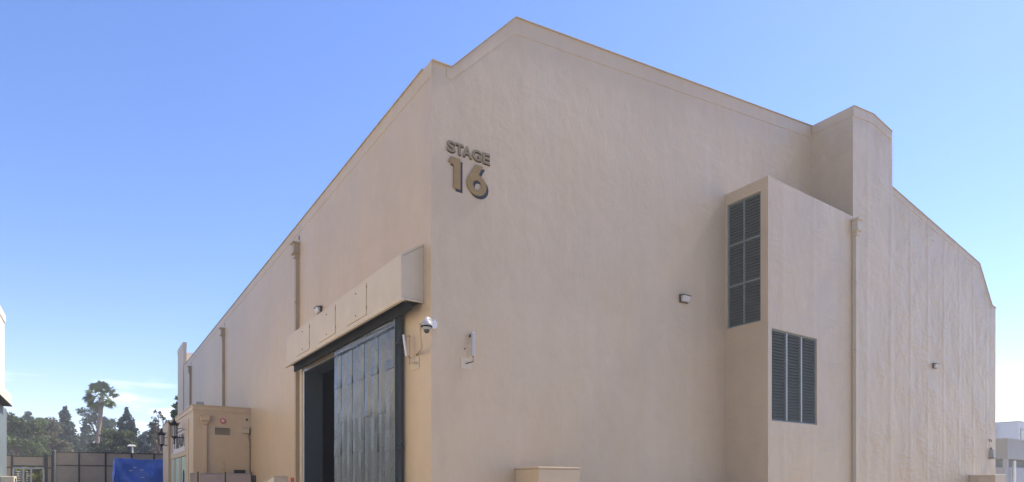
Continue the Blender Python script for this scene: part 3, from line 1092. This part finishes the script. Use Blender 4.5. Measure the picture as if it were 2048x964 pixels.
wd = thing('sloped_cover', (-.4, 14.2, 0), 'small cream sloped-top cover against the side wall left of the big door', 'cover')
MB().prism([(13.36, 0), (13.36, 1.78), (13.5, 1.78), (15.6, 1.45), (15.6, 0)], 'x', -.55, -.003).build('cover_body', M['cream'], wd, bevel=.01)
MB().prism([(13.33, 1.785), (13.5, 1.785), (15.63, 1.455), (15.63, 1.485), (13.5, 1.815), (13.33, 1.815)], 'x', -.58, -.003).build('cover_top', M['cream'], wd)
rd = thing('red_standpipe', (-.1, 12.2, 0), 'small red twin standpipe at the foot of the downspout by the big door', 'standpipe')
for y in (12.1, 12.32):
    MB().tube([(-.1, y, 0), (-.1, y, 1.68)], .035, 8).build('riser', M['red'], rd)
    MB().lathe((-.1, y, 1.68), [(.045, 0), (.045, .04), (.02, .06)], 8).build('cap', M['red'], rd)
MB().tube([(-.1, 12.06, 1.1), (-.1, 12.36, 1.1)], .04, 8).build('crossbar', M['red'], rd)

# ---------------------------------------------------------------- neighbouring stage at the left edge
ns = thing('neighbour_stage', (-11.2, 10, 0), 'white sound stage wall with canopy and sliding door at the left edge', 'building')
MB().box(-46, -11.2, -4, 34.65, 0, 11.62).build('wall', M['stucco_white'], ns)
MB().box(-46.05, -11.15, -4.05, 34.7, 11.2, 11.65).build('parapet', M['stucco_white'], ns)
c2 = MB()
c2.prism([(-10.6, 5.88), (-10.6, 6.47), (-11.199, 7.1), (-11.199, 5.88)], 'y', 18.5, 31.2)
c2 = c2.build('canopy', M['stucco_white'], ns)
MB().box(-11.19, -10.56, 18.4, 31.3, 5.82, 5.879).build('drip_edge', M['dark'], c2)
nd = MB().box(-11.12, -10.95, 18.8, 32.6, .3, 5.81).build('sliding_door', varied('neighbour_door_paint', (.15, .195, .225), .5, 0, .12, 2), ns)
MB().box(-11.1, -10.92, 32.601, 32.68, .3, 5.81).build('door_edge', M['alu'], nd)
up = thing('cream_guard_box', (-10.7, 30.5, 0), 'cream guard box at the foot of the neighbouring stage door', 'guard box')
MB().box(-10.94, -10.35, 29.8, 31.2, 0, 1.86).build('box_body', M['cream'], up, bevel=.03)
MB().box(-10.345, -10.33, 30.2, 30.6, 1.5, 1.75).build('plate', M['dark'], up)

# ---------------------------------------------------------------- fence, gate, tarp
fe = thing('screened_fence', (-4.8, 52, 0), 'tall brown screened fence closing the alley behind the blue tarp', 'fence')
px = [-9.58, -7.73, -5.8, -3.83, -2.06, -.2]
for a, b_ in zip(px, px[1:]):
    for z0, z1 in ((.1, 2.92), (2.98, 4.08)):
        MB().box(a + .05, b_ - .05, 52, 52.012, z0, z1).build('screen_panel', M['fence_screen'], fe)
    f = MB()
    for z in (2.95, 4.1):
        f.tube([(a, 51.96, z), (b_, 51.96, z)], .04, 6)
    f.build('rail', M['fence_post'], fe)
for x in px:
    MB().tube([(x, 51.97, 0), (x, 51.97, 4.16)], .065, 8).build('post', M['fence_post'], fe)
MB().tube([(-9.40, 51.9, 0), (-9.40, 51.9, 4.25)], .05, 8).build('pipe', M['galv'], fe)

gt_ = thing('gate_fence', (-11.3, 52.3, 0), 'lower brown screened gate section at the left with a turnstile under it', 'gate')
for (a, b_, z0, z1) in ((-12.9, -12.4, 2.75, 3.7), (-12.9, -12.4, .1, 2.7), (-12.22, -10.25, 2.92, 3.62), (-9.98, -9.66, 2.75, 3.74), (-9.98, -9.66, .1, 2.7)):
    MB().box(a, b_, 52.3, 52.312, z0, z1).build('screen_panel', M['fence_screen'], gt_)
f = MB()
for (a, b_, z) in ((-12.95, -12.3, 2.73), (-12.3, -10.1, 3.70), (-12.3, -10.1, 2.86), (-10.0, -9.6, 3.76), (-10.0, -9.6, 2.72), (-12.95, -12.3, 3.74)):
    f.tube([(a, 52.27, z), (b_, 52.27, z)], .05, 6)
f.build('rail', M['fence_post'], gt_)
for x in (-12.3, -10.12, -10.0, -9.62):
    MB().tube([(x, 52.27, 0), (x, 52.27, 3.84)], .07, 8).build('post', M['fence_post'], gt_)

ts = thing('turnstile', (-11.25, 52.25, 0), 'full-height grey turnstile with rows of white arms under the gate', 'turnstile')
MB().box(-12.24, -10.18, 52.1, 52.24, 2.62, 2.74).build('header', M['concrete_lt'], ts)
for x in (-12.2, -11.55, -11.03, -10.2):
    MB().box(x - .06, x + .06, 52.1, 52.22, 0, 2.619).build('upright', M['concrete_lt'], ts)
for (x, y) in ((-12.0, 52.15), (-11.88, 52.1), (-11.75, 52.2), (-11.3, 52.12)):
    for k in range(12):
        MB().tube([(x - .07, y, .4 + k * .18), (x + .07, y, .4 + k * .18)], .035, 6).build('arm', M['white_paint'], ts)

tp = thing('tarped_stack', (-3.8, 41, 0), 'bright blue tarp draped over a tall boxy stack before the fence', 'tarp')


def tarp():
    mb = MB()
    rnd = random.Random(3)
    x0, x1, y0, y1, H = -5.42, -1.0, 40, 43, 3.24
    nx, nz = 40, 30
    def fold(u, v):
        return (.13 * math.sin(9 * u + 5 * v + 1.3 * math.sin(4 * v)) * (.4 + v) + .06 * math.sin(23 * u - 11 * v + 2 * math.sin(7 * u)) + .05 * math.sin(15 * (u - v)))
    # front
    def grid(fn):
        b0 = len(mb.v)
        for j in range(nz + 1):
            for i in range(nx + 1):
                mb.v.append(fn(i / nx, j / nz))
        for j in range(nz):
            for i in range(nx):
                a = b0 + j * (nx + 1) + i
                mb.f.append((a, a + 1, a + nx + 2, a + nx + 1))
    top = lambda u: H - .04 * u + .03 * math.sin(11 * u) + .02 * math.sin(31 * u)
    grid(lambda u, v: (x0 + (x1 - x0) * u - .05 * v * (1 - u), y0 - fold(u, v) * min(1, v * 6 + .1) - .12 * v, top(u) * (1 - v)))
    grid(lambda u, v: (x0 - fold(u, v) * min(1, v * 6 + .1) * .7 - .05 * v, y1 - (y1 - y0) * u - .12 * v * u, top(0) * (1 - v)))
    grid(lambda u, v: (x0 + (x1 - x0) * u, y0 + (y1 - y0) * v, top(u) + .05 * math.sin(3.1 * v)))
    return mb


tarp().build('tarp_sheet', M['tarp'], tp, smooth=True)
for (x, z) in ((-4.3, 2.6), (-3.85, 2.4), (-3.8, 1.85), (-4.55, 2.35)):
    MB().box(x, x + .22, 39.72, 39.76, z, z + .04).build('tape_strip', M['cream'], tp)

# ---------------------------------------------------------------- buildings at the right edge
gb_ = thing('grey_low_building', (55, 3, 0), 'low grey building with overhanging upper band at the right edge', 'building')
MB().box(48.6, 75, 3.0, 40, 3.22, 4.68).build('upper_band', M['grey_bldg'], gb_)
MB().box(48.55, 75, 2.95, 40, 4.681, 4.76).build('coping', M['grey_bldg2'], gb_)
MB().box(49.4, 75, 3.9, 40, 2.62, 3.219).build('recess', M['grey_bldg'], gb_)
MB().box(48.7, 75, 3.15, 40, 0, 2.619).build('lower_wall', M['grey_bldg2'], gb_)
MB().box(48.62, 48.9, 3.02, 3.3, 2.62, 3.219).build('post', M['grey_bldg2'], gb_)
MB().tube([(49.6, 2.9, 0), (49.6, 2.9, 3.1)], .12, 10).build('pipe', M['alu'], gb_)
wb = thing('white_far_building', (100, 25, 0), 'white flat-roofed building behind the grey one at the right edge', 'building')
MB().box(92.9, 130, 15.0, 60, 0, 9.33).build('wall', M['white_bldg'], wb)
MB().box(92.8, 130, 14.9, 60, 9.331, 9.45).build('coping', M['grey_bldg2'], wb)
wn = MB().box(93.6, 94.6, 14.93, 14.999, 6.9, 8.3).build('window', M['glassdark'], wb)
MB().box(93.5, 94.7, 14.85, 14.929, 8.3, 8.45).build('lintel', M['grey_bldg2'], wn)
MB().tube([(92.6, 17.6, 0), (92.6, 17.6, 8.6)], .18, 10).build('flue', M['alu'], wb)
MB().lathe((92.6, 17.6, 8.6), [(.3, 0), (.3, .3), (.1, .5)], 10).build('flue_cap', M['alu'], wb)
MB().box(92.86, 92.899, 19.3, 20.8, 6.7, 7.0).build('vent', M['grey_bldg'], wb)

# ---------------------------------------------------------------- street lamp behind the fence
sl = thing('street_lamp', (-2.68, 74.6, 0), 'small white street lamp just showing above the fence', 'street lamp')
MB().tube([(-2.68, 74.6, 0), (-2.68, 74.6, 5.7)], .08, 8).build('pole', M['white_paint'], sl)
MB().tube([(-2.68, 74.6, 5.7), (-2.75, 74.6, 5.95), (-3.0, 74.6, 6.05)], .06, 6).build('arm', M['white_paint'], sl)
MB().frustum((-3.25, -2.3, 74.35, 74.85, 5.85), (-3.05, -2.5, 74.45, 74.75, 6.05)).build('lamp_head', M['white_paint'], sl)

# ---------------------------------------------------------------- trees
def leaf_mesh(name, centers, radii, per, size, mat, parent, seed, droop=0.0):
    """many small leaf quads scattered through clump volumes"""
    rng = np.random.default_rng(seed)
    C = np.repeat(np.asarray(centers, float), per, axis=0)
    Rr = np.repeat(np.asarray(radii, float), per, axis=0)
    n = len(C)
    d = rng.normal(size=(n, 3))
    d /= np.linalg.norm(d, axis=1)[:, None]
    r = rng.random(n) ** .45
    p = C + d * r[:, None] * Rr
    a = rng.normal(size=(n, 3))
    a[:, 2] -= droop
    a /= np.linalg.norm(a, axis=1)[:, None]
    b = np.cross(a, rng.normal(size=(n, 3)))
    b /= np.linalg.norm(b, axis=1)[:, None]
    s = size * rng.uniform(.6, 1.4, n)[:, None]
    q = np.stack([p - a * s, p + b * s * .42, p + a * s, p - b * s * .42], 1).reshape(-1, 3)
    q -= np.array(wloc(parent))
    me = bpy.data.meshes.new(name)
    me.vertices.add(4 * n)
    me.vertices.foreach_set('co', q.ravel().astype(np.float32))
    me.loops.add(4 * n)
    me.loops.foreach_set('vertex_index', np.arange(4 * n, dtype=np.int32))
    me.polygons.add(n)
    me.polygons.foreach_set('loop_start', np.arange(0, 4 * n, 4, dtype=np.int32))
    me.update(calc_edges=True)
    me.materials.append(mat)
    o = bpy.data.objects.new(name, me)
    COL.objects.link(o)
    o.parent = parent
    return o


LM = {}


def tree(name, label, x, y, h, wdt, kind, col, seed, dens=1.0):
    t = thing(name, (x, y, 0), label, 'tree', 'trees beyond the fence')
    wdt = wdt * (1.2 if kind == 'broad' and dens > .5 else 1.0)
    rnd = random.Random(seed)
    key = tuple(col)
    if key not in LM:
        LM[key] = leaf_mat('foliage_%d' % len(LM), col)
    tr_ = MB()
    lean = rnd.uniform(-.04, .04) * h
    top = h * (.96 if kind == 'conifer' else .8)
    tp_ = [(x + lean * k / 5 + rnd.uniform(-.05, .05) * h * .2, y, top * k / 5) for k in range(6)]
    tr_.tube(tp_, [h * .026 * (1 - .16 * k) for k in range(6)], 7)
    cs, rs_ = [], []
    if kind == 'conifer':
        nl = 15
        for k in range(nl):
            f = k / (nl - 1)
            z = h * (.16 + .82 * f)
            rr = wdt / 2 * (1.0 - f) ** .75 * (.8 + .35 * rnd.random()) + .12
            m = 7 if f < .6 else (5 if f < .85 else 2)
            a0 = rnd.random() * 6
            for q in range(m):
                if rnd.random() < .1:
                    continue
                a = a0 + 2 * math.pi * q / m + rnd.uniform(-.3, .3)
                dd = rr * rnd.uniform(.5, 1)
                c = (x + lean * f + dd * math.cos(a), y + dd * math.sin(a), z + rnd.uniform(-.25, .25) - .1 * dd)
                tr_.tube([(x + lean * f, y, z), c], [.07 * (1.2 - f), .02], 4)
                cs.append(c)
                rs_.append((rr * .42 + .2, rr * .42 + .2, h * .045 + .1))
        per, sz = int(130 * dens), .24
    else:
        nb = 16 if kind == 'broad' else 11
        for k in range(nb):
            f = (k + .5) / nb
            z = h * (.26 + .66 * f) if kind != 'sparse' else h * (.45 + .5 * f)
            prof = math.sin(math.pi * min(1, .18 + .78 * f)) ** .6
            a = k * 2.4 + rnd.uniform(-.4, .4)
            dd = wdt / 2 * prof * rnd.uniform(.55, .95)
            c = (x + lean + dd * math.cos(a), y + dd * math.sin(a), z)
            s0 = (x + lean * .5, y, z * .62)
            mid = ((s0[0] + c[0]) / 2 + rnd.uniform(-.2, .2), (s0[1] + c[1]) / 2, (s0[2] + c[2]) / 2 - .1)
            tr_.tube([s0, mid, c], [.012 * h, .008 * h, .003 * h], 5)
            for _ in range(5 if kind != 'sparse' else 3):
                rr = wdt * rnd.uniform(.07, .15)
                cc = (c[0] + rnd.uniform(-1, 1) * wdt * .13, c[1] + rnd.uniform(-1, 1) * wdt * .13, c[2] + rnd.uniform(-.08, .1) * h)
                if cc[2] > h - rr * .5:
                    cc = (cc[0], cc[1], h - rr * .5)
                cs.append(cc)
                rs_.append((rr, rr, rr * .75))
                tr_.tube([c, cc], [.003 * h, .0012 * h], 4)
        per, sz = int((130 if kind != 'sparse' else 10) * dens), .23
    tr_.build('trunk', M['bark'], t)
    leaf_mesh('crown', cs, rs_, per, sz, LM[key], t, seed)
    return t


OL = (.12, .145, .06)
BR = (.13, .13, .075)
DK = (.055, .09, .06)
BL = (.075, .11, .08)
LG = (.105, .15, .055)
TR = [
    ('broad_tree', 'olive green bushy tree beside the left stage door, behind the gate', -14.6, 86.4, 10.0, 5.6, 'broad', LG, 11, 1.2),
    ('broad_tree', 'dark blue-green tree further back between the two olive trees at left', -15.8, 130, 14.2, 5.0, 'broad', BL, 12, 1.1),
    ('broad_tree', 'brownish olive tree left of the tall pointed conifer', -12.3, 97, 10.6, 5.4, 'broad', BR, 13, 1.1),
    ('conifer_tree', 'tall pointed dark conifer left of the palm', -9.9, 107.4, 13.2, 6.0, 'conifer', DK, 14, 1.0),
    ('conifer_tree', 'short hazy conifer between the pointed conifer and the palm', -8.2, 123, 12.0, 5.0, 'conifer', BL, 15, .8),
    ('pine_tree', 'clumpy grey-green pine with gaps right behind the palm', -5.0, 112.7, 14.0, 7.4, 'broad', BL, 16, .75),
    ('broad_tree', 'light green bushy tree just right of the palm trunk', -4.4, 82, 8.6, 4.2, 'broad', OL, 17, 1.2),
    ('conifer_tree', 'dark conifer right of the palm, behind the street lamp', -2.0, 98.4, 12.6, 5.2, 'conifer', DK, 18, 1.0),
    ('broad_tree', 'faint low tree between the dark conifer and the dense tree', 1.6, 128, 11.4, 5.0, 'broad', BL, 19, 1.0),
    ('broad_tree', 'dense dark green tree beside the cream entrance block', 1.6, 99.5, 10.7, 5.0, 'broad', (.05, .07, .038), 20, 1.2),
    ('bare_tree', 'thin nearly bare tree rising over the dense tree by the entrance block', .9, 83, 11.2, 2.6, 'sparse', BR, 21, 1.0),
    ('broad_tree', 'tree peeping out beside the far end of the stage wall', 1.0, 66, 11.2, 2.6, 'broad', LG, 22, .35),
]
for a in TR:
    tree(*a)
# second row closing the gaps low down
for k, (x, y, h, wdt) in enumerate(((-19, 140, 9.5, 7), (-13, 142, 9.0, 7), (5, 140, 9.5, 7))):
    tree('broad_tree', ['low far tree behind the olive trees at the left edge', 'low far tree glimpsed under the pointed conifer', 'low far tree glimpsed behind the dense dark green tree'][k], x, y, h, wdt, 'broad', BL, 40 + k, 1.0)

SH = (.17, .19, .035)
tree('garden_shrub', 'yellow-green shrub seen through the turnstile', -10.7, 57, 3.0, 2.2, 'broad', SH, 51, .5)
tree('garden_shrub', 'yellow-green shrub seen between the turnstile arms at its left', -12.1, 58, 2.8, 2.0, 'broad', SH, 52, .5)

# palm
pm = thing('fan_palm', (-6.35, 89.2, 0), 'tall fan palm with a leaning bare trunk above the trees', 'palm tree', 'trees beyond the fence')
tk = MB()
tk.tube([(-6.5, 89.2, 0), (-6.45, 89.2, 3), (-6.28, 89.2, 5.6), (-6.05, 89.1, 8.2), (-5.8, 89, 10.6), (-5.68, 88.9, 12.9)], [.40, .34, .30, .28, .27, .30], 10)
tk.build('trunk', M['palm_bark'], pm, smooth=True)
PALM = leaf_mat('palm_leaf', (.085, .125, .04), .25)
DEAD = leaf_mat('palm_dead_leaf', (.20, .16, .085), .25)
rp = random.Random(8)
HC = Vector((-5.66, 88.9, 13.0))


def frond(az, el, ln, fan, mat):
    """fan leaf: arched stalk, pleated blades whose tips hang"""
    mb = MB()
    d = Vector((math.cos(az) * math.cos(el), math.sin(az) * math.cos(el), math.sin(el)))
    sag = Vector((0, 0, -.22 * ln * math.cos(el)))
    hub = HC + d * ln + sag
    mb.tube([HC + d * .1, HC + d * ln * .5 + sag * .2, hub], [.05, .035, .025], 4)
    d2 = (d + sag * .8 / ln).normalized()
    side = d2.cross(Vector((0, 0, 1))).normalized()
    up = side.cross(d2).normalized()
    ph = rp.uniform(-1.2, 1.2)
    side, up = side * math.cos(ph) + up * math.sin(ph), up * math.cos(ph) - side * math.sin(ph)
    n = 21
    for k in range(n):
        a = R(-100 + 200 * k / (n - 1))
        dr_ = (d2 * math.cos(a) + side * math.sin(a)).normalized()
        L_ = fan * (.72 + .28 * math.cos(a)) * rp.uniform(.88, 1.08)
        m1 = hub + dr_ * L_ * .6 + up * .05
        tip = hub + dr_ * L_ + Vector((0, 0, -1)) * L_ * rp.uniform(.12, .34)
        wv_ = dr_.cross(up).normalized() * .12
        mb.face([hub, m1 + wv_, m1 - wv_])
        mb.face([m1 + wv_, tip, m1 - wv_])
    return mb.build('frond', mat, pm)


for k in range(26):
    f_ = (k + .5) / 26
    el = R(86 - 118 * f_ + rp.uniform(-6, 6))
    frond(k * 2.39996 + rp.uniform(-.25, .25), el, rp.uniform(1.0, 1.3) + .55 * max(0, math.sin(el)), rp.uniform(1.0, 1.25), PALM)
for k in range(6):
    frond(k * 1.05 + .3, R(-58 + rp.uniform(-12, 8)), .6, .55, DEAD)

# ---------------------------------------------------------------- thin haze
hm = bpy.data.materials.new('thin_haze')
hm.use_nodes = True
hm.node_tree.nodes.remove(hm.node_tree.nodes['Principled BSDF'])
pv = N(hm.node_tree, 'ShaderNodeVolumePrincipled')
pv.inputs['Color'].default_value = (.9, .93, 1, 1)
pv.inputs['Density'].default_value = .0014
pv.inputs['Anisotropy'].default_value = .2
hm.node_tree.links.new(pv.outputs[0], hm.node_tree.nodes['Material Output'].inputs['Volume'])
hz = MB().box(-1600, 1600, -1600, 1600, -1, 18)
tag(hz.build('haze', hm), kind='stuff')
